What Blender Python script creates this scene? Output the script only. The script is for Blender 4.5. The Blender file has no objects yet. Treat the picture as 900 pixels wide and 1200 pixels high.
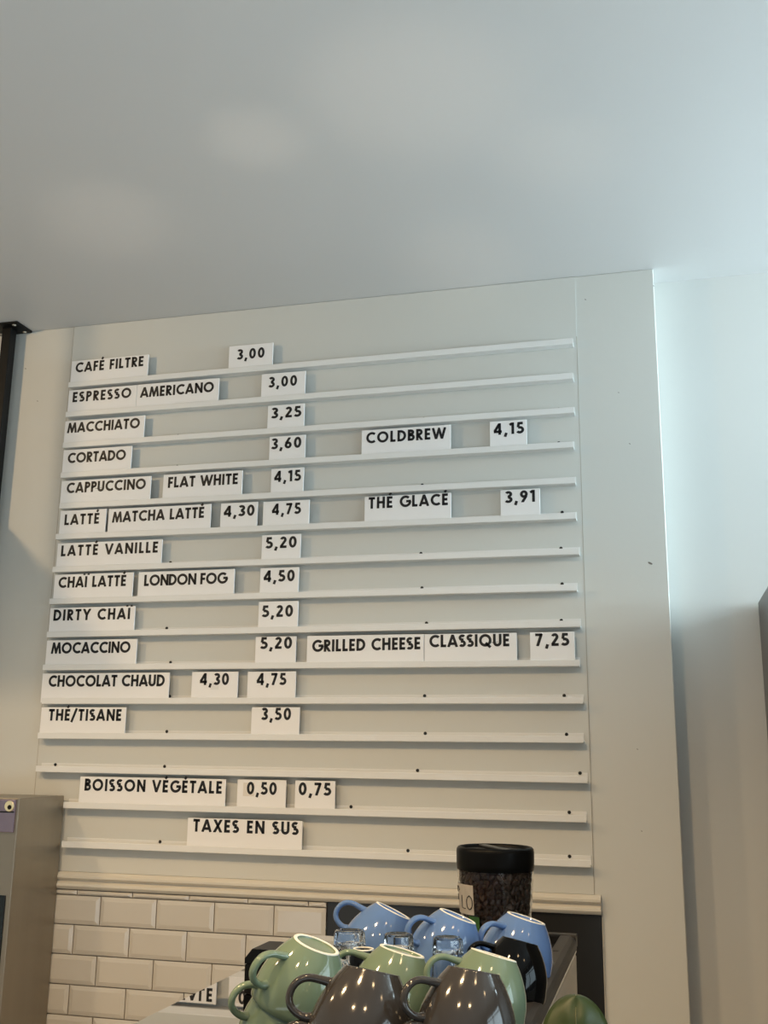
import bpy, bmesh, math, random
from mathutils import Vector, Matrix

# ------------------------------------------------------------------ camera, world, lights, exposure
EYE = 1.55
F, PITCH, YAW, ROLL = 1226.704, 0.2290778, -0.2586232, 0.0127568
cp, sp, cy, sy, cr, sr = math.cos(PITCH), math.sin(PITCH), math.cos(YAW), math.sin(YAW), math.cos(ROLL), math.sin(ROLL)
FWD = Vector((sy*cp, cy*cp, sp)); RT0 = Vector((cy, -sy, 0)); UP0 = RT0.cross(FWD)
RT = cr*RT0 + sr*UP0; UP = -sr*RT0 + cr*UP0
sc = bpy.context.scene
COL = sc.collection
cam = bpy.data.cameras.new('camera'); cam_o = bpy.data.objects.new('camera', cam); COL.objects.link(cam_o)
cam.sensor_fit = 'VERTICAL'; cam.sensor_height = 36; cam.sensor_width = 27; cam.lens = F/1200*36; cam.clip_start = .01
cam_o.matrix_world = Matrix(((RT.x, UP.x, -FWD.x, 0), (RT.y, UP.y, -FWD.y, 0), (RT.z, UP.z, -FWD.z, EYE), (0, 0, 0, 1)))
sc.camera = cam_o
sc.view_settings.view_transform = 'Standard'; sc.view_settings.look = 'None'
sc.view_settings.gamma = 1; sc.view_settings.use_curve_mapping = False
sc.view_settings.exposure = -0.33

w = bpy.data.worlds.new('world'); sc.world = w; w.use_nodes = True
w.node_tree.nodes['Background'].inputs[0].default_value = (.8, .88, 1, 1)
w.node_tree.nodes['Background'].inputs[1].default_value = .15

def lamp(name, kind, loc, target, energy, color, **kw):
    l = bpy.data.lights.new(name, kind); l.energy = energy; l.color = color
    for k, v in kw.items(): setattr(l, k, v)
    o = bpy.data.objects.new(name, l); COL.objects.link(o); o.location = loc
    o.rotation_euler = (Vector(target) - Vector(loc)).to_track_quat('-Z', 'Y').to_euler()
    return o

ZC = EYE + 1.004                                   # ceiling height
DAY = (.70, .90, 1.0); WARM = (1.0, .69, .37)
# daylight coming in through the windows on the right-hand wall
lamp('window_daylight', 'AREA', (1.56, .60, 1.75), (0, .60, 1.75), 25, DAY, shape='RECTANGLE', size=1.3, size_y=.75)
lamp('window_daylight', 'AREA', (1.56, 1.87, 2.17), (0, 1.87, 2.17), 66, DAY, shape='RECTANGLE', size=.58, size_y=.66)
# added upward-facing fill lamp behind the camera, brightens ceiling and upper walls
lamp('upward_fill', 'AREA', (-.3, -1.7, .7), (-.3, -1.25, 2.7), 47, (.80, .93, 1.0), shape='RECTANGLE', size=3.6, size_y=1.6)
# warm ceiling spots in front of the counter
for x, y, e, tgt, ang in ((-1.93, .9, 34, (-1.1, 2.1, 1.5), 120), (-1.12, .62, 46, (-1.1, 1.0, .5), 132), (-.45, .60, 46, (-.4, 1.0, .5), 132), (.22, .60, 5, (.2, .9, .5), 120),
                          (.86, .60, 3, (.7, .7, 0), 120), (-.45, -.15, 22, (-.45, .5, 0), 120), (.20, -.15, 14, (.1, .4, 0), 120)):
    lamp('ceiling_spot', 'SPOT', (x, y, ZC-.03), tgt, e, WARM, spot_size=math.radians(ang), spot_blend=.7, shadow_soft_size=.05)

# added upward spots, imitating soft patches of reflected light on the ceiling
for x, y, tx, ty, e, ang in ((-.5, 1.0, -.618, 1.462, 8, 10), (-.5, 1.0, -1.0, 1.653, 9, 13), (-.4, 1.0, -.128, 1.62, 6, 11), (-.4, 1.0, -.363, 1.965, 9, 12), (-.4, 1.0, -.331, 1.40, 8, 20)):
    lamp('ceiling_patch_spot', 'SPOT', (x, y, 1.33), (tx, ty, ZC), e, (1.0, .84, .66), spot_size=math.radians(ang), spot_blend=1.0, shadow_soft_size=.02)

# ------------------------------------------------------------------ helpers
def at(px, py, Y):
    """the point of the vertical plane at distance Y that a photograph pixel shows"""
    d = FWD + (px-450)/F*RT - (py-600)/F*UP
    d = d*(Y/d.y); return Vector((d.x, d.y, d.z+EYE))

def mat(name, color, rough=.5, metal=0, noise=0, scale=8, bump=0, bscale=60, coat=0, trans=0, ior=1.45, stretch=None, spec=None):
    m = bpy.data.materials.new(name); m.use_nodes = True; nt = m.node_tree; b = nt.nodes['Principled BSDF']
    b.inputs['Base Color'].default_value = (*color, 1); b.inputs['Roughness'].default_value = rough
    b.inputs['Metallic'].default_value = metal; b.inputs['Coat Weight'].default_value = coat
    b.inputs['Transmission Weight'].default_value = trans; b.inputs['IOR'].default_value = ior
    if spec is not None: b.inputs['Specular IOR Level'].default_value = spec
    tc = nt.nodes.new('ShaderNodeTexCoord'); mp = nt.nodes.new('ShaderNodeMapping')
    nt.links.new(tc.outputs['Object'], mp.inputs[0])
    if stretch: mp.inputs['Scale'].default_value = stretch
    if noise:
        n = nt.nodes.new('ShaderNodeTexNoise'); n.inputs['Scale'].default_value = scale; n.inputs['Detail'].default_value = 5
        r = nt.nodes.new('ShaderNodeMapRange'); r.inputs[3].default_value = 1-noise; r.inputs[4].default_value = 1+noise
        mx = nt.nodes.new('ShaderNodeVectorMath'); mx.operation = 'SCALE'; mx.inputs[0].default_value = color
        nt.links.new(mp.outputs[0], n.inputs[0]); nt.links.new(n.outputs[0], r.inputs[0]); nt.links.new(r.outputs[0], mx.inputs['Scale'])
        nt.links.new(mx.outputs[0], b.inputs['Base Color'])
    if bump:
        n2 = nt.nodes.new('ShaderNodeTexNoise'); n2.inputs['Scale'].default_value = bscale; n2.inputs['Detail'].default_value = 3
        bp = nt.nodes.new('ShaderNodeBump'); bp.inputs['Strength'].default_value = bump; bp.inputs['Distance'].default_value = .002
        nt.links.new(mp.outputs[0], n2.inputs[0]); nt.links.new(n2.outputs[0], bp.inputs['Height']); nt.links.new(bp.outputs[0], b.inputs['Normal'])
    return m

M = dict(
    wall=mat('wall_paint', (.62, .62, .58), .55, noise=.02, scale=3, bump=.06, bscale=90),
    recess=mat('recess_paint', (.64, .64, .61), .5, noise=.02, scale=4, bump=.05, bscale=90),
    ceiling=mat('ceiling_paint', (.64, .635, .625), .42, noise=.02, scale=1.3, bump=.04, bscale=50),
    floor=mat('floor_tile', (.16, .155, .15), .4, noise=.1, scale=5),
    board=mat('board_paint', (.62, .62, .58), .5, noise=.015, scale=4, bump=.04, bscale=110),
    rail=mat('rail_white', (.78, .78, .76), .4, noise=.02, scale=20),
    card=mat('card_white', (.86, .85, .84), .45, noise=.008, scale=30),
    ink=mat('card_ink', (.006, .006, .008), .5),
    screw=mat('screw_black', (.01, .01, .01), .5),
    trim=mat('trim_paint', (.66, .62, .54), .35, noise=.02, scale=12),
    tile=mat('tile_glaze', (.56, .53, .48), .16, noise=.03, scale=5, bump=.05, bscale=14, coat=.3),
    grout=mat('tile_grout', (.40, .36, .30), .8, noise=.05, scale=60),
    backpanel=mat('dark_steel', (.035, .034, .032), .32, .6, noise=.1, scale=3),
    steel=mat('brushed_steel', (.35, .315, .26), .44, .92, noise=.08, scale=5, stretch=(6, 6, .6), bump=.03, bscale=50),
    polished=mat('polished_steel', (.63, .63, .63), .012, 1, noise=.02, scale=6),
    railsteel=mat('rail_steel', (.040, .034, .029), .42, .3, noise=.06, scale=10, spec=.2),
    sidesteel=mat('side_steel', (.62, .58, .52), .36, .85, noise=.03, scale=8),
    cabinet=mat('cabinet_steel', (.16, .155, .15), .4, .8, noise=.05, scale=6),
    black=mat('black_metal', (.006, .006, .006), .45, noise=.05, scale=20, spec=.2),
    plastic=mat('black_plastic', (.005, .005, .005), .34, noise=.05, scale=30, spec=.09),
    rubber=mat('black_rubber', (.007, .007, .006), .6, noise=.1, scale=60, spec=.1),
    blue=mat('blue_glaze', (.115, .205, .42), .09, noise=.02, scale=20, coat=.15),
    green=mat('green_glaze', (.175, .235, .155), .09, noise=.02, scale=20, coat=.15),
    grey=mat('grey_glaze', (.042, .036, .031), .11, noise=.04, scale=40, coat=.15),
    blackglaze=mat('black_glaze', (.003, .003, .003), .06, noise=.03, scale=20, spec=.22),
    bisque=mat('raw_clay_ring', (.80, .77, .68), .6, noise=.03, scale=80),
    glass=mat('clear_glass', (.96, .97, .97), .01, trans=1, ior=1.5, bump=.2, bscale=120),
    jar=mat('jar_glass', (.97, .97, .96), .03, trans=1, ior=1.2),
    bean=mat('roasted_bean', (.042, .023, .015), .36, noise=.3, scale=60),
    sticker=mat('sticker_paper', (.74, .70, .64), .6, noise=.02, scale=40),
    greenlabel=mat('green_label', (.07, .20, .06), .5, noise=.05, scale=40),
    purple=mat('tinted_steel', (.34, .27, .33), .22, .8, noise=.05, scale=8),
    brass=mat('pale_lock', (.85, .78, .52), .25, .5, noise=.03, scale=30),
    window_dark=mat('dark_window', (.012, .016, .02), .12, noise=.05, scale=10),
    counter=mat('counter_stone', (.50, .47, .43), .35, noise=.08, scale=30),
    leaf=mat('leaf_green', (.033, .050, .011), .42, noise=.25, scale=22, bump=.2, bscale=40),
    leafrib=mat('leaf_midrib', (.10, .10, .035), .4, noise=.05, scale=40),
    stem=mat('plant_stem', (.10, .14, .04), .5, noise=.1, scale=30),
    pot=mat('pot_clay', (.45, .42, .38), .6, noise=.06, scale=20),
    soil=mat('potting_soil', (.03, .02, .014), .9, noise=.3, scale=60),
    scuff=mat('scuff_mark', (.17, .15, .13), .8, noise=.2, scale=300),
    frame=mat('window_paint', (.75, .75, .74), .4, noise=.02, scale=10),
)

def tag(o, label=None, cat=None, group=None, kind=None):
    for k, v in (('label', label), ('category', cat), ('group', group), ('kind', kind)):
        if v: o[k] = v
    return o

def build(name, bm, m, parent=None, smooth=False, mats=None, angle=None):
    me = bpy.data.meshes.new(name)
    bmesh.ops.recalc_face_normals(bm, faces=bm.faces)
    bm.to_mesh(me); bm.free()
    for x in (mats or [m]): me.materials.append(x)
    if smooth:
        me.polygons.foreach_set('use_smooth', [True]*len(me.polygons))
        if angle: me.set_sharp_from_angle(angle=math.radians(angle))
    o = bpy.data.objects.new(name, me); COL.objects.link(o)
    if parent is not None: o.parent = parent
    return o

def empty(name, loc=(0, 0, 0)):
    o = bpy.data.objects.new(name, None); o.empty_display_size = .02; COL.objects.link(o); o.location = loc
    return o

def box(bm, lo, hi, bevel=0, seg=2, mi=0):
    vs = [bm.verts.new((x, y, z)) for x in (lo[0], hi[0]) for y in (lo[1], hi[1]) for z in (lo[2], hi[2])]
    fs = []
    for q in ((0, 1, 3, 2), (4, 6, 7, 5), (0, 4, 5, 1), (2, 3, 7, 6), (0, 2, 6, 4), (1, 5, 7, 3)):
        f = bm.faces.new([vs[i] for i in q]); f.material_index = mi; fs.append(f)
    if bevel:
        es = list({e for f in fs for e in f.edges})
        bmesh.ops.bevel(bm, geom=es, offset=bevel, segments=seg, affect='EDGES', profile=.5)
    return bm

def prism(bm, prof, x0, x1):
    """extrude a closed (y,z) profile along x"""
    a = [bm.verts.new((x0, y, z)) for y, z in prof]; b = [bm.verts.new((x1, y, z)) for y, z in prof]
    n = len(prof)
    for i in range(n): bm.faces.new((a[i], a[(i+1) % n], b[(i+1) % n], b[i]))
    bm.faces.new(a[::-1]); bm.faces.new(b)
    return bm

def prism_y(bm, prof, y0, y1):
    a = [bm.verts.new((x, y0, z)) for x, z in prof]; b = [bm.verts.new((x, y1, z)) for x, z in prof]
    n = len(prof)
    for i in range(n): bm.faces.new((a[i], a[(i+1) % n], b[(i+1) % n], b[i]))
    bm.faces.new(a[::-1]); bm.faces.new(b)
    return bm

def lathe(bm, prof, n=64, frame=None, closed=False, fn=None):
    """revolve (r,z); frame = 4x4 matrix; fn(r,z,angle)->r modifies the radius"""
    rings = []
    for r, z in prof:
        if r < 1e-6:
            rings.append([bm.verts.new((0, 0, z))])
        else:
            ring = []
            for k in range(n):
                t = 2*math.pi*k/n; rr = fn(r, z, t) if fn else r
                ring.append(bm.verts.new((rr*math.cos(t), rr*math.sin(t), z)))
            rings.append(ring)
    pairs = list(zip(rings, rings[1:])) + ([(rings[-1], rings[0])] if closed else [])
    for a, b in pairs:
        for k in range(n):
            k2 = (k+1) % n
            if len(a) == 1 and len(b) == 1: continue
            if len(a) == 1: bm.faces.new((a[0], b[k], b[k2]))
            elif len(b) == 1: bm.faces.new((a[k], b[0], a[k2]))
            else: bm.faces.new((a[k], b[k], b[k2], a[k2]))
    if frame is not None: bmesh.ops.transform(bm, matrix=frame, verts=[v for r in rings for v in r])
    return bm

def smooth_path(pts, sub=6):
    out = []
    P = [Vector(p) for p in pts]
    for i in range(len(P)-1):
        p0 = P[max(i-1, 0)]; p1 = P[i]; p2 = P[i+1]; p3 = P[min(i+2, len(P)-1)]
        for k in range(sub):
            t = k/sub
            out.append(.5*((2*p1)+(p2-p0)*t+(2*p0-5*p1+4*p2-p3)*t*t+(3*p1-p0-3*p2+p3)*t**3))
    out.append(P[-1]); return out

def tube(bm, pts, ra, rb=None, n=14, side=None, caps=True):
    """sweep an ellipse (ra across `side`, rb along it) along pts; ra/rb number or list"""
    rb = rb if rb is not None else ra
    rings = []
    for i, p in enumerate(pts):
        t = (pts[min(i+1, len(pts)-1)]-pts[max(i-1, 0)]).normalized()
        s = Vector(side) if side is not None else (Vector((0, 0, 1)) if abs(t.z) < .9 else Vector((1, 0, 0)))
        s = (s - t*s.dot(t)).normalized(); u = t.cross(s)
        A = ra[i] if isinstance(ra, list) else ra; B = rb[i] if isinstance(rb, list) else rb
        rings.append([bm.verts.new(p + u*A*math.cos(2*math.pi*k/n) + s*B*math.sin(2*math.pi*k/n)) for k in range(n)])
    for a, b in zip(rings, rings[1:]):
        for k in range(n): bm.faces.new((a[k], a[(k+1) % n], b[(k+1) % n], b[k]))
    if caps: bm.faces.new(rings[0][::-1]); bm.faces.new(rings[-1])
    return bm

# ------------------------------------------------------------------ stroke lettering (a geometric sans serif drawn from lines and arcs)
W = .215                                            # stroke width, in cap heights
def arc(cx, cy_, rx, ry, a0, a1, n=22):
    return [(cx+rx*math.cos(math.radians(a0+(a1-a0)*i/n)), cy_+ry*math.sin(math.radians(a0+(a1-a0)*i/n))) for i in range(n+1)]
h = W/2
O_R = .5-h
def G(width, *strokes): return (width, strokes)
GL = {
 'A': G(.80, [(.06, 0), (.40, .97), (.74, 0)], [(.2, .27), (.6, .27)]),
 'B': G(.56, [(h, 0), (h, 1)], [(h, 1-h), (.26, 1-h)]+arc(.26, .745, .19, .255-h, 90, -90)+[(h, .49)], [(h, .49+.0), (.29, .49)]+arc(.29, .245+h*.5, .21, .245-h*.5, 90, -90)+[(h, h)]),
 'C': G(.80, arc(.5, .5, O_R, O_R, 48, 312, 34)),
 'D': G(.74, [(h, 0), (h, 1)], [(h, 1-h), (.27, 1-h)]+arc(.27, .5, .40-h*.2, .5-h, 90, -90, 26)+[(h, h)]),
 'E': G(.50, [(h, 0), (h, 1)], [(h, 1-h), (.49, 1-h)], [(h, .5), (.45, .5)], [(h, h), (.49, h)]),
 'F': G(.48, [(h, 0), (h, 1)], [(h, 1-h), (.48, 1-h)], [(h, .48), (.44, .48)]),
 'G': G(.90, arc(.5, .5, O_R, O_R, 46, 360, 38), [(.55, .5), (1-.04, .5)]),
 'H': G(.70, [(h, 0), (h, 1)], [(.70-h, 0), (.70-h, 1)], [(h, .52), (.70-h, .52)]),
 'I': G(W, [(h, 0), (h, 1)]),
 'K': G(.62, [(h, 0), (h, 1)], [(.56, 1.03), (.13, .5), (.6, -.03)]),
 'L': G(.46, [(h, 0), (h, 1)], [(h, h), (.46, h)]),
 'M': G(.92, [(.06, 0), (.2, .97), (.46, .1), (.72, .97), (.86, 0)]),
 'N': G(.74, [(h, 0), (h, 1)], [(.66, 0), (.66, 1)], [(h, .93), (.66, .07)]),
 'O': G(1.0, arc(.5, .5, O_R, O_R, 0, 360, 44)),
 'P': G(.54, [(h, 0), (h, 1)], [(h, 1-h), (.26, 1-h)]+arc(.26, .70, .20, .30-h, 90, -90)+[(h, .40)]),
 'Q': G(1.0, arc(.5, .5, O_R, O_R, 0, 360, 44), [(.52, .30), (.92, -.06)]),
 'R': G(.58, [(h, 0), (h, 1)], [(h, 1-h), (.26, 1-h)]+arc(.26, .71, .20, .29-h, 90, -90)+[(h, .42)], [(.2, .44), (.53, -.03)]),
 'S': G(.52, arc(.26, .735, .185, .265-h, 35, 270, 22)+arc(.25, .27-.0, .2, .28-h, 90, -145, 22)),
 'T': G(.56, [(.28, 0), (.28, 1)], [(0, 1-h), (.56, 1-h)]),
 'U': G(.68, [(h, 1), (h, .34)]+arc(.34, .34, .34-h, .34-h, 180, 360, 22)+[(.68-h, 1)]),
 'V': G(.76, [(.05, 1), (.38, .03), (.71, 1)]),
 'W': G(1.14, [(.05, 1), (.32, .03), (.57, .88), (.82, .03), (1.09, 1)]),
 'X': G(.70, [(.05, -.03), (.64, 1.03)], [(.06, 1.03), (.65, -.03)]),
 'Y': G(.70, [(.04, 1.03), (.35, .46), (.66, 1.03)], [(.35, 0), (.35, .5)]),
 '0': G(.64, arc(.32, .5, .32-h, .5-h, 0, 360, 40)),
 '1': G(.36, [(.25, 0), (.25, 1)], [(.0, .79), (.27, .97)]),
 '2': G(.56, arc(.28, .71, .27-h, .29-h, 165, -35, 20)+[(.09, h+.01)], [(.02, h), (.56, h)]),
 '3': G(.54, arc(.26, .735, .19, .265-h, 150, -90, 22), arc(.25, .28, .22, .28-h, 90, -150, 22), [(.2, .49+.03), (.28, .49+.03)]),
 '4': G(.64, [(.47, 0), (.47, 1)], [(.47, .97), (.06, .3)], [(.0, .27), (.64, .27)]),
 '5': G(.56, [(.5, 1-h), (.17, 1-h), (.12, .55)], arc(.25, .32, .24, .32-h, 122, -145, 24)),
 '6': G(.60, arc(.30, .315, .30-h, .315-h, 0, 360, 34), [(.44, 1.02), (.11, .46)]),
 '7': G(.56, [(.0, 1-h), (.52, 1-h)], [(.47, .97), (.16, 0)]),
 '9': G(.60, arc(.30, .685, .30-h, .315-h, 0, 360, 34), [(.16, -.02), (.49, .54)]),
 ',': G(.24, [(.17, .14), (.06, -.2)]),
 '/': G(.50, [(.02, -.12), (.46, 1.06)]),
 ' ': G(.30),
}
ACC = {'É': ('E', [[(.21, 1.1), (.36, 1.30)]]), 'Ï': ('I', [[(-.10, 1.1), (-.10, 1.25)], [(W+.10, 1.1), (W+.10, 1.25)]])}
NOCLIP = set(',/Q')
def clip(poly, y, keep_below):
    out = []
    for i in range(len(poly)):
        a, b = poly[i], poly[(i+1) % len(poly)]
        ia = a[1] <= y if keep_below else a[1] >= y; ib = b[1] <= y if keep_below else b[1] >= y
        if ia: out.append(a)
        if ia != ib:
            t = (y-a[1])/(b[1]-a[1]); out.append((a[0]+(b[0]-a[0])*t, y))
    return out
def stroke_quads(pts, w):
    closed = math.hypot(pts[0][0]-pts[-1][0], pts[0][1]-pts[-1][1]) < 1e-6 and len(pts) > 3
    P = [Vector((x, y)) for x, y in pts]
    if closed: P = P[:-1]
    n = len(P); L = []; R = []
    for i in range(n):
        din = (P[i]-P[i-1]).normalized() if (i > 0 or closed) else None
        dout = (P[(i+1) % n]-P[i]).normalized() if (i < n-1 or closed) else None
        din = din or dout; dout = dout or din
        na = Vector((-din.y, din.x)); nb = Vector((-dout.y, dout.x)); m = (na+nb)
        m = m.normalized() if m.length > 1e-4 else na
        k = min(1/max(m.dot(na), .2), 4.2)
        L.append(P[i]+m*k*w/2); R.append(P[i]-m*k*w/2)
    return [[tuple(L[i]), tuple(L[(i+1) % n]), tuple(R[(i+1) % n]), tuple(R[i])] for i in range(n if closed else n-1)]
def glyph(ch):
    base, acc = ACC.get(ch, (ch, []))
    wd, strokes = GL[base]; qs = []
    for s in strokes:
        for q in stroke_quads(s, W):
            if base not in NOCLIP:
                q = clip(q, 1.0, True); q = clip(q, 0.0, False) if q else q
            if len(q) > 2: qs.append(q)
    for s in acc: qs += stroke_quads(s, W*.95)
    return wd, qs
def text_bm(bm, text, x0, x1, zbase, cap, yfront, slope=0):
    """lettering from x0 to x1 on a plane facing -y, spread by tracking"""
    gl = [glyph(c) for c in text]
    nat = sum(g[0] for g in gl)*cap; gaps = len(text)-1
    xs = 1.0; tr = ((x1-x0)-nat)/gaps
    if tr < .05*cap: xs = ((x1-x0)-.05*cap*gaps)/nat; tr = .05*cap
    if tr > .20*cap: xs = min(((x1-x0)-.20*cap*gaps)/nat, 1.12); tr = ((x1-x0)-nat*xs)/gaps
    x = x0
    for wd, qs in gl:
        for q in qs:
            f = [bm.verts.new((x+p[0]*cap*xs, yfront, zbase+p[1]*cap+slope*(x+p[0]*cap*xs-x0))) for p in q]
            try: bm.faces.new(f)
            except ValueError: pass
        x += wd*cap*xs+tr
    return bm

# ------------------------------------------------------------------ the setting
D = 2.10                                            # distance of the menu wall
XC = .0225                                          # its right-hand corner
DR = 2.172                                          # the wall set back to the right of the corner
def struct(name, bm, m, **k):
    o = build(name, bm, m, **k); o['kind'] = 'structure'; return o
struct('floor', box(bmesh.new(), (-2.7, -3.1, -.05), (1.7, 2.4, 0)), M['floor'])
struct('ceiling', box(bmesh.new(), (-2.7, -3.1, ZC), (1.7, 2.4, ZC+.06)), M['ceiling'])
struct('wall_back', box(bmesh.new(), (-2.6, D, 0), (XC, 2.35, ZC), .0015, 1), M['wall'])
struct('wall_recess', box(bmesh.new(), (XC+.0005, DR, 0), (1.6, 2.35, ZC)), M['recess'])
wb = bpy.data.objects['wall_back']
for px, py, r_ in ((762, 660, .0038), (686, 351, .0016), (747, 878, .0012), (752, 974, .0012), (766, 335, .0014), (725, 460, .0012), (738, 520, .0015), (30, 432, .0018), (44, 470, .0016)):
    p = at(px, py, D)
    bm = lathe(bmesh.new(), [(0, 0), (r_*.7, .0001), (r_, .0003), (r_*.9, .0006)], 9, Matrix.Translation((p.x, D-.0005, p.z)) @ Matrix.Rotation(.5, 4, 'Y') @ Matrix.Rotation(math.radians(-90), 4, 'X') @ Matrix.Diagonal((1.3, .55, 1, 1)))
    build('scuff', bm, M['scuff'], wb)
struct('wall_left', box(bmesh.new(), (-2.7, -3.0, 0), (-2.6, 2.35, ZC)), M['wall'])
# right-hand wall with a window opening
bm = bmesh.new()
WY0, WY1, WZ0, WZ1 = -.55, 2.165, 1.15, 2.50
box(bm, (1.5, -3, 0), (1.6, 2.172, WZ0)); box(bm, (1.5, -3, WZ1), (1.6, 2.172, ZC))
box(bm, (1.5, -3, WZ0), (1.6, WY0, WZ1)); box(bm, (1.5, WY1, WZ0), (1.6, 2.172, WZ1))
struct('wall_right', bm, M['wall'])
bm = bmesh.new()
for y in (WY0, .5, 1.55, WY1): box(bm, (1.5, y-.025, WZ0), (1.545, y+.025, WZ1))
for z in (WZ0+.02, 2.0, WZ1-.02): box(bm, (1.502, WY0, z-.02), (1.543, WY1, z+.02))
struct('window_1', bm, M['frame'])
# chair rail moulding along the foot of the board
bm = bmesh.new()
z0, z1 = EYE-.2815, EYE-.2475
prof = [(D, z0), (D-.010, z0), (D-.014, z0+.003), (D-.0165, z0+.007), (D-.016, z0+.011), (D-.011, z0+.0135), (D-.0075, z0+.0155), (D-.0075, z0+.018),
        (D-.0125, z0+.0195), (D-.0155, z0+.023), (D-.0155, z0+.027), (D-.012, z0+.0295), (D-.008, z0+.031), (D-.005, z1), (D, z1)]
prism(bm, prof, -1.9, -.1275)
struct('trim_1', bm, M['trim'], smooth=True, angle=35)
# bevelled wall tiles in running bond
bm = bmesh.new()
TW, TH, GR = .1283, .0583, .0022
top = EYE-.2835
box(bm, (-1.9, D-.004, top-.52), (-.6615, D, top), mi=1)
xj = at(121, 1049, D).x                             # a joint of the first full row
def tile(bm, x0, x1, z0, z1):
    x0, x1 = max(x0, -1.9), min(x1, -.6615)
    if x1-x0 < .006: return
    b = .0085; fy, by = D-.0110, D-.0085
    bx = min(b, (x1-x0)/3); bz = min(b, (z1-z0)/3)
    o = [bm.verts.new(p) for p in ((x0, by, z0), (x1, by, z0), (x1, by, z1), (x0, by, z1))]
    r = [bm.verts.new(p) for p in ((x0, D-.002, z0), (x1, D-.002, z0), (x1, D-.002, z1), (x0, D-.002, z1))]
    i = [bm.verts.new(p) for p in ((x0+bx, fy, z0+bz), (x1-bx, fy, z0+bz), (x1-bx, fy, z1-bz), (x0+bx, fy, z1-bz))]
    bm.faces.new(i)
    for k in range(4):
        k2 = (k+1) % 4; bm.faces.new((o[k], o[k2], i[k2], i[k])); bm.faces.new((r[k], r[k2], o[k2], o[k]))
row_top = at(121, 1050.5, D).z
for r in range(-1, 8):
    zt = row_top - r*TH; zb = zt-TH+GR
    zt2 = min(zt, top-.0003)
    off = 0 if r % 2 == 0 else TW*.55
    if r == -1: off = TW*.56
    for k in range(-8, 8):
        tile(bm, xj+off+k*TW+GR/2, xj+off+(k+1)*TW-GR/2, zb, zt2)
struct('wall_tile', bm, None, mats=[M['tile'], M['grout']])
# dark steel sheet on the wall behind the machine
o = tag(empty('splash_panel', (-.392, D, .9)), 'dark steel splash panel fixed to the wall behind the coffee machine', 'splash panel')
def under(bm, parent): bmesh.ops.translate(bm, verts=bm.verts, vec=-parent.location); return bm
build('steel_sheet', under(box(bmesh.new(), (-.6605, D-.004, .9), (-.1275, D-.0005, EYE-.2822), .0006, 1), o), M['backpanel'], o)
build('edge_strip', under(box(bmesh.new(), (-.1266, D-.0045, .9), (-.1250, D-.0005, EYE-.2745), .0006, 1), o), M['trim'], o)

# ------------------------------------------------------------------ menu board: back panel, rails, screws
RZ = [.653, .5949, .5371, .4808, .4235, .3671, .31, .2539, .1976, .14, .0842, .027, -.0291, -.0858, -.148]
RZ = [EYE+z*2.1/1.6 for z in RZ]
XL, XR = -1.3400, -.1505
L_PX = [80.6, 77.5, 74, 71.6, 70, 65.8, 62, 58.4, 55.3, 50.6, 49.5, 44.8, 42.5, 74.6, 72.6]
R_PX = [671, 671.3, 672.5, 672, 674, 674.8, 678.7, 676, 679.9, 679, 683.4, 683.7, 688, 687, 692]
R_PY = [399.5, 440.3, 480.4, 520.8, 562.8, 604.5, 646, 688.5, 730.9, 776.8, 820.7, 866.6, 913.7, 959.8, 1012.4]
L_PY = [451.2, 485.8, 522, 557, 593, 629, 667.5, 704.8, 743.7, 782.2, 821.5, 862, 900.9, 944.5, 991]
board = tag(empty('menu_board', (-.74, D, EYE)), 'tall white menu board of fifteen slotted rails mounted on the wall', 'menu board')
PB = .0014                                          # thickness of the board's backing
bp_l, bp_r = at(85.5, 405, D).x, at(680, 600, D).x + .004
build('back_panel', under(box(bmesh.new(), (bp_l, D-PB, EYE-.247), (bp_r, D, ZC-.001)), board), M['board'], board)
for x, za, zb2 in ((bp_l, ZC-.001, RZ[0]+.0), (bp_l, RZ[0], EYE-.247), (bp_r, RZ[0]+.01, EYE-.247)):
    build('seam', under(box(bmesh.new(), (x-.0005, D-PB-.0002, zb2), (x+.0005, D, za)), board), M['grout'], board)
RD = .0205                                           # how far a rail stands off the board
SCREWS = [[211], [655], [209, 496.6, 655], [208, 655], [495], [659], [200, 493.5, 657.6], [494.7, 659], [195.6, 500, 658], [200], [199, 497.8, 661.4],
          [195.6, 498.5, 664.2], [65, 193, 489.5, 680], [411.5, 667.4], [187.5, 478.3, 667.8]]
YB = D-PB
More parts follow.
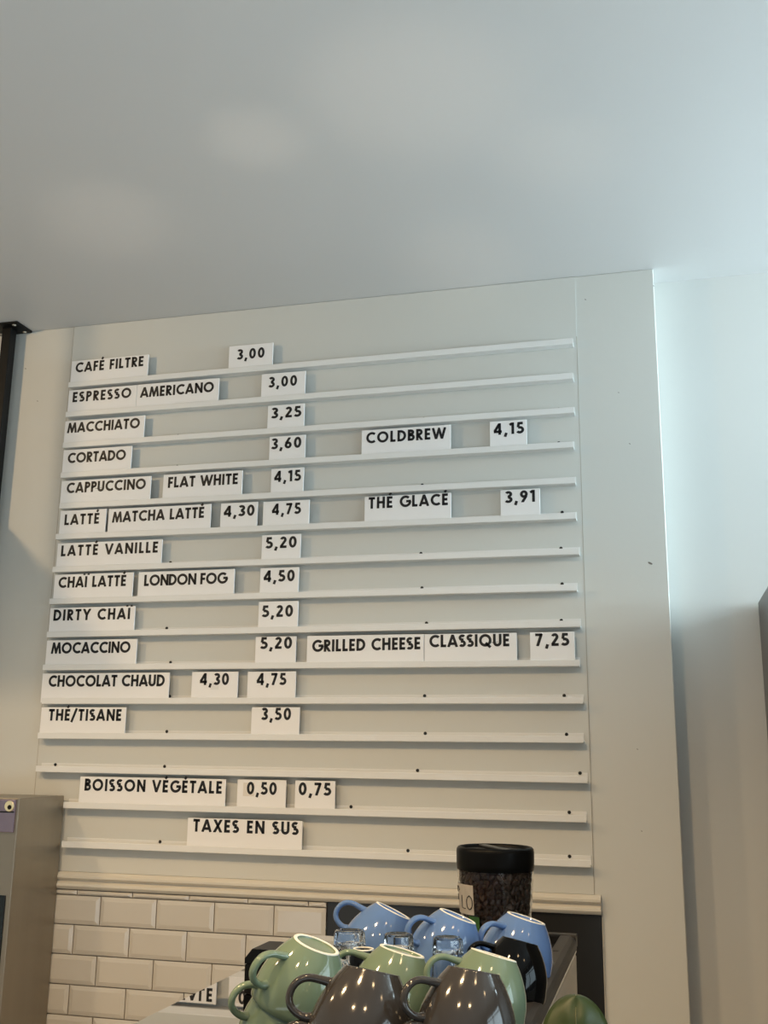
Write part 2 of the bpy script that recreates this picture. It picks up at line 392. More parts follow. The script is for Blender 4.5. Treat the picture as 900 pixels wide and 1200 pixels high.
for i, z in enumerate(RZ):
    yl = YB-RD
    xa, xb = at(L_PX[i], L_PY[i], yl).x, at(R_PX[i], R_PY[i], yl).x
    dz = at(R_PX[i], R_PY[i], yl).z - at(L_PX[i], L_PY[i], yl).z if i < 13 else 0
    zc = (at(L_PX[i], L_PY[i], yl).z + at(R_PX[i], R_PY[i], yl).z)/2 if i < 13 else at(R_PX[i], R_PY[i], yl).z
    RZ[i] = zc
    prof = [(YB, -.0065), (yl-.0012, -.0065), (yl-.0018, -.0055), (yl-.0018, .0058), (yl-.0012, .0064), (yl+.0006, .0064), (yl+.0012, .0058), (yl+.0012, -.0035),
            (YB-.0015, -.0035), (YB-.0015, .0125), (YB, .0125)]
    bm = prism(bmesh.new(), [(y, q+zc) for y, q in prof], xa, xb)
    for v in bm.verts: v.co.z += dz*((v.co.x-xa)/(xb-xa)-.5)
    r = build('rail', under(bm, board), M['rail'], board)
    for px in SCREWS[i]:
        t = (px-L_PX[i])/(R_PX[i]-L_PX[i]); py = L_PY[i]+t*(R_PY[i]-L_PY[i])
        p = at(px, py, YB)
        bm = lathe(bmesh.new(), [(0, 0), (.0030, 0), (.0034, .0006), (.0030, .0016), (0, .0019)], 14, Matrix.Translation((p.x, YB-.0014, zc+.0105)) @ Matrix.Rotation(math.radians(90), 4, 'X'))
        build('screw', under(bm, board), M['screw'], r, smooth=True, angle=50)

# ------------------------------------------------------------------ menu cards
YF = YB-RD+.0018                                    # rear face of the lip; cards stand behind it
CAP = .0252
def z1f(X, Y): return 30+.38889*X, 380+.38889*Y
def z2f(X, Y): return 350+.38889*X, 380+.38889*Y
def z3f(X, Y): return 30+.38889*X, 620+.38889*Y
def z4f(X, Y): return 350+.38889*X, 620+.38889*Y
def z5f(X, Y): return 30+.38889*X, 820+.38889*Y
ROWN = ['CAFÉ FILTRE', 'ESPRESSO', 'MACCHIATO', 'CORTADO', 'CAPPUCCINO', 'LATTÉ', 'LATTÉ VANILLE', 'CHAÏ LATTÉ', 'DIRTY CHAÏ', 'MOCACCINO', 'CHOCOLAT CHAUD', 'THÉ/TISANE', '', 'BOISSON VÉGÉTALE', 'TAXES EN SUS']
CARDS = [  # text, row, frame, text x0, x1, text centre y, card x0, x1
 ('CAFÉ FILTRE', 1, z1f, 152, 355, 122, 139, 369), ('3,00', 1, z1f, 638, 720, 88, 613, 745),
 ('ESPRESSO', 2, z1f, 143, 318, 213, 130, 334), ('AMERICANO', 2, z1f, 347, 567, 197, 336, 582), ('3,00', 2, z1f, 733, 818, 172, 711, 843),
 ('MACCHIATO', 3, z1f, 128, 344, 305, 119, 358), ('3,25', 3, z1f, 741, 830, 265, 730, 840),
 ('CORTADO', 4, z1f, 128, 302, 398, 113, 319), ('3,60', 4, z1f, 741, 831, 358, 735, 843),
 ('CAPPUCCINO', 5, z1f, 125, 362, 487, 108, 377), ('FLAT WHITE', 5, z1f, 430, 640, 471, 415, 653), ('4,15', 5, z1f, 750, 829, 457, 740, 838),
 ('LATTÉ', 6, z1f, 118, 222, 587, 104, 242), ('MATCHA LATTÉ', 6, z1f, 263, 538, 575, 250, 558), ('4,30', 6, z1f, 598, 690, 562, 588, 699), ('4,75', 6, z1f, 743, 829, 556, 716, 855),
 ('COLDBREW', 4, z2f, 204, 443, 335, 190, 458), ('4,15', 4, z2f, 588, 678, 314, 576, 687),
 ('THÉ GLACÉ', 6, z2f, 211, 450, 533, 199, 459), ('3,91', 6, z2f, 622, 712, 519, 608, 727),
 ('LATTÉ VANILLE', 7, z3f, 108, 399, 60, 96, 411), ('5,20', 7, z3f, 724, 817, 40, 712, 829),
 ('CHAÏ LATTÉ', 8, z3f, 100, 303, 158, 87, 324), ('LONDON FOG', 8, z3f, 358, 607, 151, 340, 629), ('4,50', 8, z3f, 718, 811, 141, 707, 823),
 ('DIRTY CHAÏ', 9, z3f, 85, 315, 257, 73, 329), ('5,20', 9, z3f, 713, 806, 247, 702, 821),
 ('MOCACCINO', 10, z3f, 79, 316, 357, 63, 335), ('5,20', 10, z3f, 708, 803, 343, 693, 815),
 ('GRILLED CHEESE', 10, z4f, 41, 367, 350, 25, 377), ('CLASSIQUE', 10, z4f, 394, 635, 336, 379, 657), ('7,25', 10, z4f, 713, 814, 333, 697, 831),
 ('CHOCOLAT CHAUD', 11, z3f, 70, 419, 457, 50, 433), ('4,30', 11, z3f, 526, 613, 452, 501, 640), ('4,75', 11, z3f, 697, 785, 452, 669, 814),
 ('THÉ/TISANE', 12, z3f, 70, 289, 560, 46, 302), ('3,50', 12, z3f, 711, 800, 557, 681, 826),
 ('BOISSON VÉGÉTALE', 14, z5f, 178, 592, 260, 163, 603), ('0,50', 14, z5f, 667, 757, 267, 638, 785), ('0,75', 14, z5f, 823, 920, 269, 812, 933),
 ('TAXES EN SUS', 15, z5f, 505, 822, 383, 488, 834),
]
SLOPE = {'GRILLED CHEESE': .012, 'MATCHA LATTÉ': .006, 'CAFÉ FILTRE': .01}
random.seed(3)
for text, row, fr, tx0, tx1, ty, cx0, cx1 in CARDS:
    i = row-1
    yfr = YF+.0004                                  # the card's front face
    p0, p1 = at(*fr(cx0, ty), yfr), at(*fr(cx1, ty), yfr)
    xm = (p0.x+p1.x)/2
    xa, xb = at(L_PX[i], L_PY[i], yfr).x, at(R_PX[i], R_PY[i], yfr).x
    if i < 13:
        dz = at(R_PX[i], R_PY[i], yfr).z-at(L_PX[i], L_PY[i], yfr).z
        zr = RZ[i]+dz*((xm-xa)/(xb-xa)-.5)
    else: zr = RZ[i]
    zb = zr-.0033
    ztop = zr+.0605+random.uniform(-.0008, .0008)
    price = text[0].isdigit()
    name = 'price_card' if price else 'menu_card'
    card = empty(name, (xm, yfr+.0012, zb))
    bm = box(bmesh.new(), (p0.x, yfr, zb), (p1.x, yfr+.0024, ztop), .0004, 1)
    build('plate', under(bm, card), M['card'], card)
    zt = at(*fr((tx0+tx1)/2, ty), yfr).z
    x0, x1 = at(*fr(tx0, ty), yfr).x, at(*fr(tx1, ty), yfr).x
    bm = text_bm(bmesh.new(), text, x0, x1, zt-CAP/2, CAP, yfr-.00035, SLOPE.get(text, 0))
    build('lettering', under(bm, card), M['ink'], card)
    if text == '4,30' and row == 11:
        a, b = at(*fr(557, 484), yfr), at(*fr(583, 450), yfr)
        build('paper_patch', under(box(bmesh.new(), (a.x, yfr-.00032, a.z), (b.x, yfr-.0001, zt-CAP*.2)), card), M['rail'], card)
    if text == '0,50':
        a, b = at(*fr(655, 290), yfr), at(*fr(690, 250), yfr)
        build('paper_patch', under(box(bmesh.new(), (a.x, yfr-.00032, a.z), (b.x, yfr-.0001, b.z)), card), M['sticker'], card)
    if price:
        if row == 11: lb = 'white price card reading %s on the rail of CHOCOLAT CHAUD' % text
        elif fr is z2f: lb = 'white price card reading %s right of %s' % (text, 'COLDBREW' if row == 4 else 'THÉ GLACÉ')
        elif row == 6: lb = 'white price card reading %s right of MATCHA LATTÉ' % text
        elif text == '7,25': lb = 'white price card reading 7,25 right of CLASSIQUE'
        elif row == 14: lb = 'white price card reading %s right of BOISSON VÉGÉTALE' % text
        else: lb = 'white price card reading %s on the rail of %s' % (text, ROWN[i])
        tag(card, lb, 'price card', 'price cards standing on the menu rails')
    else:
        if text in ('LATTÉ',): lb = 'short white menu card reading only LATTÉ left of MATCHA LATTÉ'
        elif text in ('TAXES EN SUS',): lb = 'white card reading TAXES EN SUS alone on the lowest rail'
        else: lb = 'white menu card reading %s in black capital letters' % text
        tag(card, lb, 'menu card', 'drink and food cards standing on the menu rails')

# ------------------------------------------------------------------ black post under the ceiling, steel cabinets either side
post = tag(empty('ceiling_post', (-1.4958, 2.070, 0)), 'thin black metal post with a small ceiling plate at the left edge', 'post')
build('tube', under(box(bmesh.new(), (-1.5085, 2.058, 0), (-1.4835, 2.082, ZC-.004), .002, 2), post), M['black'], post)
pl = build('ceiling_plate', under(box(bmesh.new(), (-1.555, 2.035, ZC-.0055), (-1.452, 2.0985, ZC), .001, 1), post), M['black'], post)
for sx in (-.028, .037):
    for dy in (-.022, .022):
        bm = lathe(bmesh.new(), [(0, -.0035), (.004, -.003), (.0055, 0)], 12, Matrix.Translation((-1.5035+sx, 2.067+dy, ZC-.0052)))
        build('bolt', under(bm, post), M['steel'], pl)

shelf = tag(empty('shadow_shelf', (-1.95, 1.8, 2.09)), 'unseen black shelf added to cast a shadow on the left wall', 'shelf')  # out of view, added to cast the slanting shadow on the left wall
build('board', under(box(bmesh.new(), (-2.45, 1.52, 2.085), (-1.5095, 2.095, 2.105), .001, 1), shelf), M['black'], shelf)
for x in (-2.40, -1.60):
    build('hanger', under(box(bmesh.new(), (x-.008, 1.54, 2.105), (x+.008, 1.556, ZC)), shelf), M['black'], shelf)

CT = .90                                            # counter top height
cab = tag(empty('steel_dispenser', (-1.41, 2.0, CT)), 'tall brushed steel box with a small lock at the left edge', 'steel box')
X1, Y0, Y1, ZT = -1.2570, 1.921, D-.013, EYE-.0915
bm = box(bmesh.new(), (-1.58, Y0, CT), (X1, Y1, ZT), .0015, 2)
bmesh.ops.translate(bm, verts=bm.verts, vec=-cab.location)
build('housing', bm, M['steel'], cab)
lid = build('lid_strip', under(box(bmesh.new(), (-1.575, Y0-.004, ZT-.066), (X1-.006, Y0+.0005, ZT-.003), .0012, 2), cab), M['purple'], cab)
build('seam', under(box(bmesh.new(), (-1.575, Y0-.0052, ZT-.028), (X1-.007, Y0-.0035, ZT-.0255)), cab), M['black'], lid)
bm = lathe(bmesh.new(), [(0, -.004), (.0095, -.004), (.0105, -.003), (.0105, .002), (0, .002)], 28, Matrix.Translation((X1-.0185, Y0-.003, ZT-.0155)) @ Matrix.Rotation(math.radians(-90), 4, 'X'))
lk = build('lock', under(bm, cab), M['brass'], cab, smooth=True, angle=40)
bm = lathe(bmesh.new(), [(0, -.0048), (.0045, -.0048), (.0045, -.003), (0, -.003)], 20, Matrix.Translation((X1-.0165, Y0-.003, ZT-.0175)) @ Matrix.Rotation(math.radians(-90), 4, 'X'))
build('keyhole', under(bm, cab), M['black'], lk)
build('dark_window', under(box(bmesh.new(), (-1.56, Y0-.002, CT+.04), (X1-.011, Y0+.0005, ZT-.185), .001, 1), cab), M['window_dark'], cab)

cb = tag(empty('steel_cabinet', (.45, 1.65, 0)), 'dark steel cabinet standing at the right edge by the recessed wall', 'cabinet')
build('housing', under(box(bmesh.new(), (.1908, 1.20, .06), (.80, 2.166, EYE+.3057), .004, 2), cb), M['cabinet'], cb)
build('door', under(box(bmesh.new(), (.196, 1.180, .10), (.795, 1.199, EYE+.298), .004, 2), cb), M['cabinet'], cb)
bm = tube(bmesh.new(), [Vector(p) for p in ((.73, 1.18, 1.0), (.73, 1.14, 1.02), (.73, 1.14, 1.4), (.73, 1.18, 1.42))], .009)
build('handle', under(bm, cb), M['steel'], cb, smooth=True)
build('plinth', under(box(bmesh.new(), (.20, 1.25, 0), (.77, 1.95, .06)), cb), M['black'], cb)

# counter under everything
ct = tag(empty('back_counter', (-.9, 1.4, 0)), 'stone counter along the wall carrying the coffee machine', 'counter')
build('worktop', under(box(bmesh.new(), (-2.55, .55, CT-.04), (.16, 2.08, CT), .004, 2), ct), M['counter'], ct)
build('base_cabinet', under(box(bmesh.new(), (-2.55, .62, 0), (.14, 2.08, CT-.04)), ct), M['wall'], ct)

# ------------------------------------------------------------------ coffee machine
T = EYE-.255                                        # the surface the cups stand on
mc = tag(empty('coffee_machine', (-.33, 1.17, CT)), 'wide steel coffee machine with cups warming on its polished top', 'coffee machine')
MX0, MX1, MY0, MY1 = -.5325, -.131, .60, 1.617
build('body', under(box(bmesh.new(), (MX0+.004, MY0+.02, CT+.03), (MX1-.004, MY1-.004, T-.0145), .004, 2), mc), M['sidesteel'], mc)
build('top_plate', under(box(bmesh.new(), (MX0, MY0, T-.0145), (MX1-.004, MY1, T-.0115), .0008, 1), mc), M['polished'], mc)
build('cup_mat', under(box(bmesh.new(), (-.405, MY0+.06, T-.0116), (-.158, MY1-.03, T), .0006, 1), mc), M['rubber'], mc)
# right rail: flat top with an outer chamfer
RT_ = T+.011
bm = prism_y(bmesh.new(), [(-.1575, T-.004), (-.1565, RT_-.002), (-.1545, RT_), (-.1415, RT_), (-.136, RT_-.003), (-.1335, RT_-.008), (-.1325, T-.006), (-.14, T-.006)], MY0, MY1-.024)
rl = build('side_rail', under(bm, mc), M['railsteel'], mc)
build('slot', under(box(bmesh.new(), (-.1525, 1.462, RT_-.0005), (-.1455, 1.470, RT_+.0004)), mc), M['black'], rl)
bm = prism(bmesh.new(), [(MY1-.023, T-.004), (MY1-.022, RT_-.002), (MY1-.020, RT_+.0003), (MY1-.003, RT_+.0003), (MY1, RT_-.004), (MY1, T-.006)], -.36, -.1335)
build('back_rail', under(bm, mc), M['railsteel'], mc)
for y in (1.28, 1.10, .92):
    bm = tube(bmesh.new(), [Vector((-.40, y, T+.0012)), Vector((-.158, y, T+.0012))], .0011, n=8)
    build('wire', under(bm, mc), M['steel'], mc, smooth=True)
for x in (MX0+.05, MX1-.05):
    for y in (MY0+.08, MY1-.08):
        bm = lathe(bmesh.new(), [(0, 0), (.022, 0), (.02, .032), (0, .032)], 20, Matrix.Translation((x, y, CT)))
        build('foot', under(bm, mc), M['rubber'], mc, smooth=True, angle=40)

# black plastic cap standing on the far left corner of the top
cpq = tag(empty('plastic_cap', (-.452, 1.235, T-.0115)), 'black plastic cap on the steel top behind the green cup handle', 'cap')
bm = box(bmesh.new(), (-.478, 1.205, T-.0115), (-.425, 1.262, T+.0215), .003, 2)
build('cap_base', under(bm, cpq), M['plastic'], cpq, smooth=True, angle=40)
bm = prism_y(bmesh.new(), [(-.4775, T+.0215), (-.4775, T+.027), (-.469, T+.0375), (-.432, T+.0375), (-.4255, T+.031), (-.4255, T+.0215)], 1.2055, 1.2615)
build('cap_top', under(bm, cpq), M['plastic'], cpq)

# ------------------------------------------------------------------ cups, upside down on their rims, each tipped to the right
PROF = [(.0252, .0006), (.0263, .0022), (.0308, .0080), (.0351, .0148), (.0391, .0222), (.0422, .0292), (.0445, .0360), (.0461, .0430), (.0471, .0500), (.0476, .0560), (.0476, .0620), (.0470, .0668)]
INNER = [(.0455, .0680), (.0440, .0672), (.0440, .062), (.0439, .052), (.0424, .042), (.0395, .0335), (.0352, .0250), (.0305, .0170), (.0250, .0100), (0, .0070)]
HND = [(.0335, .0165), (.0430, .0160), (.0530, .0160), (.0610, .0190), (.0662, .0250), (.0682, .0330), (.0660, .0405), (.0600, .0455), (.0520, .0478), (.0455, .0470)]
def mug_meshes(s, stretch):
    st = lambda d: (d + (stretch if d > .049 else 0))
    prof = [(r*s, -st(d)*s) for r, d in PROF]; inner = [(r*s, -st(d)*s) for r, d in INNER]
    well = [(0, -.0022*s), (.0185*s, -.0022*s), (.0208*s, -.0018*s), (.0214*s, -.0006*s)]
    body = lathe(bmesh.new(), well + [(.0216*s, -.0012*s), (.0250*s, -.0012*s)] + prof + inner, 72)
    ring = lathe(bmesh.new(), [(.0214*s, -.0016*s), (.0214*s, -.0002*s), (.0221*s, .0003*s), (.0246*s, .0003*s), (.0253*s, -.0004*s), (.0254*s, -.0016*s)], 72, closed=True)
    pts = smooth_path([(r*s, 0, -d*s) for r, d in HND], 6)
    n = len(pts)
    ra = [.0034*s*(1+.35*abs(2*k/(n-1)-1)**6) for k in range(n)]; rb = [.0046*s*(1+.35*abs(2*k/(n-1)-1)**6) for k in range(n)]
    hd = tube(bmesh.new(), pts, ra, rb, 16, side=(0, 1, 0))
    return body, ring, hd
def mug(name, loc, axis, hdir, s, stretch, glaze, ring_mat, label):
    a = Vector(axis).normalized(); hx = Vector(hdir); hx = (hx-a*hx.dot(a)).normalized(); y = a.cross(hx)
    root = empty(name); root.matrix_world = Matrix(((hx.x, y.x, a.x, loc[0]), (hx.y, y.y, a.y, loc[1]), (hx.z, y.z, a.z, loc[2]), (0, 0, 0, 1)))
    b, r, hd = mug_meshes(s, stretch)
    build('body', b, M[glaze], root, smooth=True, angle=50)
    build('foot_ring', r, M[ring_mat], root, smooth=True, angle=50)
    build('handle', hd, M[glaze], root, smooth=True, angle=60)
    return tag(root, label, 'cup', 'cups warming on top of the coffee machine')
def low_of(axis, s, stretch):
    a = Vector(axis).normalized(); pr = math.sqrt(1-a.z*a.z); st = lambda d: d+(stretch if d > .049 else 0)
    return min((-st(d)*a.z - r*pr)*s for r, d in PROF+[INNER[0]])
U = {  # foot centre for scale 1 relative to the eye, axis, handle direction
 'blue1': ((-.3611, 1.4403, -.2009), (.4033, .1439, .9037), (-.8908, -.1643, .4237)),
 'blue2': ((-.2729, 1.4372, -.2031), (.3422, .0943, .9349), (-.6376, -.7075, .3048)),
 'blue3': ((-.1830, 1.4350, -.2011), (.2707, .0774, .9596), (-.6052, -.7614, .2322)),
 'black': ((-.2051, 1.5391, -.2458), (.1938, .1699, .9662), (-.87, -.4254, .2493)),
 'green3': ((-.1901, 1.2101, -.2090), (.2225, .17, .96), (-.90, -.42, .2427)),
 'green2': ((-.2880, 1.1908, -.2073), (.2286, .1089, .9674), (-.9511, -.1873, .2458)),
 'green1': ((-.3612, 1.1128, -.1924), (.3459, .0187, .9381), (-.5235, -.8259, .2095)),
 'grey2': ((-.1873, 1.0665, -.1993), (.1089, .191, .9755), (-.80, -.58, .17)),
 'grey1': ((-.2627, .9718, -.1872), (.1258, .2103, .9695), (-.9586, -.2258, .1734)),
}
NEST = .038
def put(key, s, glaze, label, ring='bisque', name='coffee_cup', under_label=None, under_h=None, extra=0):
    c, a, hd = U[key]; av = Vector(a).normalized()
    P = Vector(c)*s + Vector((0, 0, EYE))
    if under_label is None:
        target = (T+.0002 - P.z); st = 0
        for _ in range(30): st = max(0, st + (low_of(a, s, st) - target)/(s*av.z))
        mug(name, P, a, hd, s, st, glaze, ring, label)
    else:
        mug(name, P, a, hd, s, 0, glaze, ring, label)
        Q = P - av*NEST*s; target = T+.0002-Q.z; st = -.02
        for _ in range(30): st = max(-.012, st + (low_of(a, s, st) - target)/(s*av.z))
        mug(name, Q, a, under_h or hd, s, st, glaze, ring, under_label)
put('blue1', .903, 'blue', 'glossy blue cup upside down at the back, leftmost of the three blue cups')
put('blue2', .862, 'blue', 'glossy blue cup upside down between the two other blue cups, left of the bean jar')
put('blue3', .912, 'blue', 'glossy blue cup upside down in front of the bean jar, by the machine rail')
put('black', .778, 'blackglaze', 'glossy black cup upside down in front of the rightmost blue cup', ring='blackglaze')
put('green2', .895, 'green', 'pale green cup upside down between two other green cups')
put('green3', .868, 'green', 'pale green cup upside down behind the right grey cup, nearest the side rail')
put('green1', .825, 'green', 'large pale green cup upside down, topmost of the stack at the left', under_label='pale green cup at the bottom of the left stack', under_h=(-.72, -.62, .21))
put('grey1', .850, 'grey', 'dark grey brown cup upside down in front, the left one of two grey cups', ring='grey', under_label='lower dark grey cup hidden under the left grey cup')
put('grey2', .775, 'grey', 'dark grey brown cup upside down in front, the right one of two grey cups', ring='grey', under_label='lower dark grey cup hidden under the right grey cup')
# small black cup standing upside down between the glasses and the green cups
def at_depth(px, py, dep):
    d = FWD + (px-450)/F*RT - (py-600)/F*UP; return d*dep + Vector((0, 0, EYE))
e = tag(empty('espresso_cup', (at_depth(426, 1112, 1.13).x, at_depth(426, 1112, 1.13).y, T)), 'small black espresso cup with a white foot ring in front of the glasses', 'cup', 'cups warming on top of the coffee machine')
hh = at_depth(426, 1112, 1.13).z-T
build('body', lathe(bmesh.new(), [(0, hh-.002), (.0085, hh-.002), (.0095, hh), (.0112, hh), (.0125, hh-.003), (.0175, hh-.012), (.021, hh*.5), (.0225, .004), (.022, 0), (.0205, .001), (.019, hh*.5), (.014, hh-.012), (0, hh-.008)], 48), M['blackglaze'], e, smooth=True, angle=50)
build('foot_ring', lathe(bmesh.new(), [(.0090, hh-.001), (.0092, hh+.0006), (.0112, hh+.0006), (.0116, hh-.001)], 48, closed=True), M['bisque'], e, smooth=True)
pts = smooth_path([(.020, 0, hh-.016), (.029, 0, hh-.013), (.033, 0, hh-.021), (.029, 0, hh-.031), (.0213, 0, hh-.033)], 6)
hb = tube(bmesh.new(), pts, .0022, .003, 12, side=(0, 1, 0)); bmesh.ops.rotate(hb, verts=hb.verts, cent=(0, 0, 0), matrix=Matrix.Rotation(math.radians(60), 3, 'Z'))
build('handle', hb, M['blackglaze'], e, smooth=True)

# shot glasses, upside down with their thick faceted bases up
def shot_glass(px, py, dep, wpx, label):
    p = at_depth(px, py, dep); H = p.z-T; R = wpx/2/F*dep
    o = tag(empty('shot_glass', (p.x, p.y, T)), label, 'glass', 'upside down shot glasses among the cups')
    fl = lambda r, z, t: r*(1-.05*abs(math.sin(t*5)))
    outer = [(0, H-.0015), (R*.55, H-.0015), (R*.80, H), (R*.92, H-.0018), (R*.96, H-.006), (R*1.0, H*.62), (R*1.06, H*.3), (R*1.10, .001), (R*1.09, 0)]
    inner = [(R*1.02, 0), (R*1.01, .001), (R*.97, H*.3), (R*.88, H*.62), (R*.80, H-.016), (R*.6, H-.0125), (0, H-.011)]
    build('tumbler', lathe(bmesh.new(), outer[:4]+[], 48) if False else lathe(bmesh.new(), outer+inner, 72, fn=fl), M['glass'], o, smooth=True, angle=35)
    return o
shot_glass(410, 1090, 1.20, 40, 'clear faceted shot glass upside down in front of the leftmost blue cup')
shot_glass(467, 1094, 1.13, 38, 'clear shot glass upside down, the middle one in front of the blue cups')
shot_glass(524.5, 1098, 1.115, 38, 'clear shot glass upside down between the middle blue cup and the black cup')
shot_glass(397, 1110, 1.08, 28, 'small clear glass half hidden behind the left green cup stack')

# ------------------------------------------------------------------ jar of coffee beans
JX, JY = -.2285, 1.475
ZL = EYE + at(581, 1019, JY).z - EYE                # lower edge of the lid
jar = tag(empty('bean_jar', (JX, JY, T)), 'tall clear jar of roasted coffee beans with a black lid behind the cups', 'jar')
R0, R1, Hj = .0425, .0516, ZL-T+.004
def jr(z): return R0+(R1-R0)*min(1, (z/Hj))**.8
outer = [(0, 0), (R0*.9, 0), (R0, .003)]+[(jr(z*Hj/14), z*Hj/14) for z in range(1, 15)]
inner = [(jr(z*Hj/14)-.0018, z*Hj/14) for z in range(14, 0, -1)]+[(R0*.9, .004), (0, .004)]
build('glass_body', lathe(bmesh.new(), outer+inner, 72), M['jar'], jar, smooth=True, angle=50)
LH = .026
lidp = [(0, Hj-.004), (.0505, Hj-.004), (.0515, Hj-.003), (.0522, Hj+.004), (.0524, Hj+LH*.75), (.0518, Hj+LH*.9), (.0500, Hj+LH*.98), (.0480, Hj+LH), (.0465, Hj+LH-.001), (.0455, Hj+LH-.004), (0, Hj+LH-.004)]
lid = build('lid', lathe(bmesh.new(), lidp, 72), M['plastic'], jar, smooth=True, angle=45)
bm = box(bmesh.new(), (-.045, -.006, Hj+LH-.0045), (.045, .006, Hj+LH-.0005), .0015, 2)
bmesh.ops.rotate(bm, verts=bm.verts, cent=(0, 0, 0), matrix=Matrix.Rotation(math.radians(-58), 3, 'Z'))
build('grip_bar', bm, M['backpanel'], lid)
def patch(a0, a1, za, zb, off, n=16):
    bm = bmesh.new(); rows = []
    for z in (za, (za+zb)/2, zb):
        rows.append([bm.verts.new(((jr(z)+off)*math.cos(a0+(a1-a0)*k/n), (jr(z)+off)*math.sin(a0+(a1-a0)*k/n), z)) for k in range(n+1)])
    for p, q in zip(rows, rows[1:]):
        for k in range(n): bm.faces.new((p[k], p[k+1], q[k+1], q[k]))
    bmesh.ops.solidify(bm, geom=bm.faces[:], thickness=.0003)
    return bm
za, zb_ = at(550, 1071, JY-.03).z-T, at(550, 1036, JY-.03).z-T
A0, A1 = math.radians(-186), math.radians(-117)
stk = build('sticker', patch(A0, A1, za, zb_, .0004), M['sticker'], jar)
build('green_label', patch(math.radians(-128), math.radians(-108), za-.024, za-.0015, .0004), M['greenlabel'], jar)
# handwriting on the sticker: strokes (angle fraction, height fraction)
bm = bmesh.new()
HW = [[(.26, .88), (.34, .70)], [(.34, .62), (.36, .42)], [(.42, .90), (.48, .76)], [(.60, .62), (.60, .20), (.73, .19)], [(.88, .64), (.80, .52), (.80, .28), (.88, .18), (.955, .30), (.955, .52), (.88, .64)]]
for s_ in HW:
    pl_ = []
    for u, v in s_:
        z = za+(zb_-za)*v; a = A0+(A1-A0)*u; r = jr(z)+.0007
        pl_.append((r*math.cos(a), r*math.sin(a), z))
    pts = smooth_path(pl_, 5) if len(pl_) != 3 else [Vector(p) for p in pl_]
    tube(bm, pts, .00065, n=6)
build('handwriting', bm, M['ink'], stk)
# beans: one packed mass
random.seed(11)
bm = bmesh.new()
top_b = Hj-.0035
def bean(bm, p, q, s):
    n, m = 9, 6; rings = []
    for i in range(m+1):
        t = math.pi*i/m; ring = []
        for k in range(n):
            f = 2*math.pi*k/n
            v = Vector((math.cos(t)*.0056, math.sin(t)*math.cos(f)*.0041, math.sin(t)*math.sin(f)*.0030))
            if v.z > 0: v.z *= .75 if abs(v.y) > .001 else .30
            v = q @ (v*s) + p; ring.append(v)
        rings.append([bm.verts.new(ring[0])] if i in (0, m) else [bm.verts.new(v) for v in ring])
    for a, b in zip(rings, rings[1:]):
        for k in range(n):
            if len(a) == 1: bm.faces.new((a[0], b[k], b[(k+1) % n]))
            elif len(b) == 1: bm.faces.new((a[k], b[0], a[(k+1) % n]))
            else: bm.faces.new((a[k], b[k], b[(k+1) % n], a[(k+1) % n]))
from mathutils import Euler, Quaternion
z = .009; row = 0
while z < top_b:
    r = jr(z)-.0046; n = int(2*math.pi*r/.0082)
    for k in range(n):
        a = 2*math.pi*(k+.5*(row % 2))/n + random.uniform(-.06, .06)
        nrm = Vector((math.cos(a), math.sin(a), 0)); tan = Vector((-nrm.y, nrm.x, 0))
        base = Matrix((tan, Vector((0, 0, 1)).cross(tan)*-1, nrm)).transposed()
        base = Matrix((tan, nrm.cross(tan), nrm)).transposed().to_quaternion()
        q = base @ Quaternion((0, 0, 1), random.uniform(0, math.pi)) @ Euler((random.uniform(-.5, .5), random.uniform(-.5, .5), 0)).to_quaternion()
        bean(bm, nrm*(r+random.uniform(-.0008, .0008)) + Vector((0, 0, z+random.uniform(-.0012, .0012))), q, random.uniform(.9, 1.08))
    z += .0062; row += 1
lathe(bm, [(0, .005), (R0-.011, .005)]+[(jr(t*top_b/8)-.0075, t*top_b/8) for t in range(1, 9)]+[(0, top_b)], 40)
bo = build('coffee_beans', bm, M['bean'], None, smooth=True)
bo.location = (JX, JY, T)
tag(bo, 'dark roasted coffee beans filling the clear jar', 'coffee beans', kind='stuff')

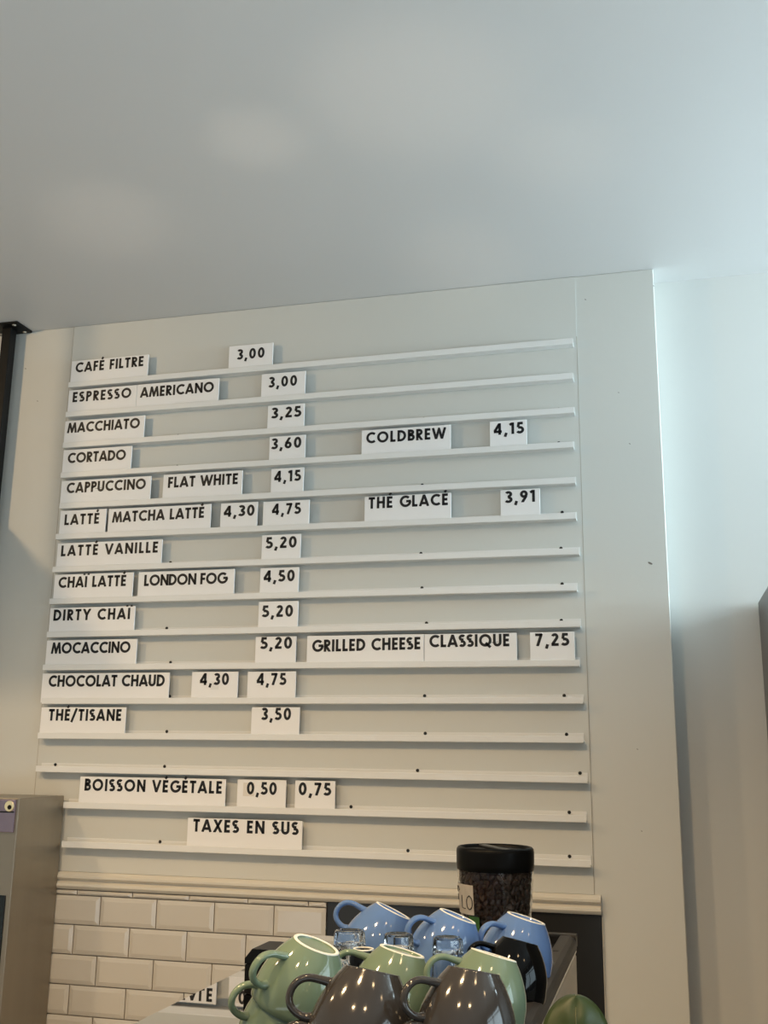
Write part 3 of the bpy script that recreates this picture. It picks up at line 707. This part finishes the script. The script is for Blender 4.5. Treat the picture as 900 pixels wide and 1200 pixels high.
# ------------------------------------------------------------------ potted plant: one leaf rises into view
PX, PY = -.086, .985
pt = tag(empty('potted_plant', (PX, PY, CT)), 'potted plant with a glossy rounded green leaf beside the coffee machine', 'plant')
build('pot', lathe(bmesh.new(), [(0, 0), (.030, 0), (.033, .004), (.040, .07), (.0425, .072), (.0425, .082), (.039, .082), (.037, .07), (0, .068)], 40), M['pot'], pt, smooth=True, angle=40)
build('soil', lathe(bmesh.new(), [(.0365, .069), (.02, .072), (0, .0735)], 30), M['soil'], pt, smooth=True)
def leaf(base, tip, width, facing, curl, name='leaf'):
    base, tip = Vector(base), Vector(tip); ax = tip-base; L = ax.length; ax.normalize()
    n = (Vector(facing)-ax*Vector(facing).dot(ax)).normalized(); sd = ax.cross(n)
    bm = bmesh.new(); NU, NV = 20, 12; g = []
    for i in range(NU+1):
        u = 1-(1-i/NU)**1.9
        wv = width/2*max(.015, (math.sin(math.pi*min(1, u**1.45))**.46)) if 0 < u < 1 else width*.008
        rw = []
        for j in range(NV+1):
            v = 2*j/NV-1
            dpt = -curl*width*v*v*.9 - curl*L*.55*(u-.35)**2*2 + .0012*math.sin(u*26-abs(v)*7)*(1-abs(v))
            dpt -= .0016*math.exp(-(v*9)**2)
            rw.append(bm.verts.new(base+ax*(u*L)+sd*(wv*v)+n*dpt))
        g.append(rw)
    for i in range(NU):
        for j in range(NV): bm.faces.new((g[i][j], g[i][j+1], g[i+1][j+1], g[i+1][j]))
    bmesh.ops.recalc_face_normals(bm, faces=bm.faces); bmesh.ops.solidify(bm, geom=bm.faces[:], thickness=.0007)
    lf = build(name, bm, M['leaf'], pt, smooth=True)
    mp = [base+ax*(u/12*L)+n*(-curl*L*.55*(u/12-.35)**2*2-.0002) for u in range(0, 12)]
    build('midrib', tube(bmesh.new(), mp, [.0011*(1-.7*k/11) for k in range(12)], n=8), M['leafrib'], lf, smooth=True)
topz = at(672, 1174.5, PY).z-CT
leaf((.0, -.004, topz-.105), (.0015, .006, topz+.003), .062, (.08, -1, .22), .22)
leaf((-.0, -.01, topz-.17), (.06, -.03, topz-.085), .055, (.3, -1, .6), .3)
leaf((.0, -.0, topz-.19), (-.01, -.075, topz-.12), .055, (0, -1, .9), .3)
build('stem', tube(bmesh.new(), smooth_path([(0, 0, .07), (.004, -.002, .15), (.0, -.004, topz-.16), (0, -.004, topz-.10)], 6), .0028, n=10), M['stem'], pt, smooth=True)
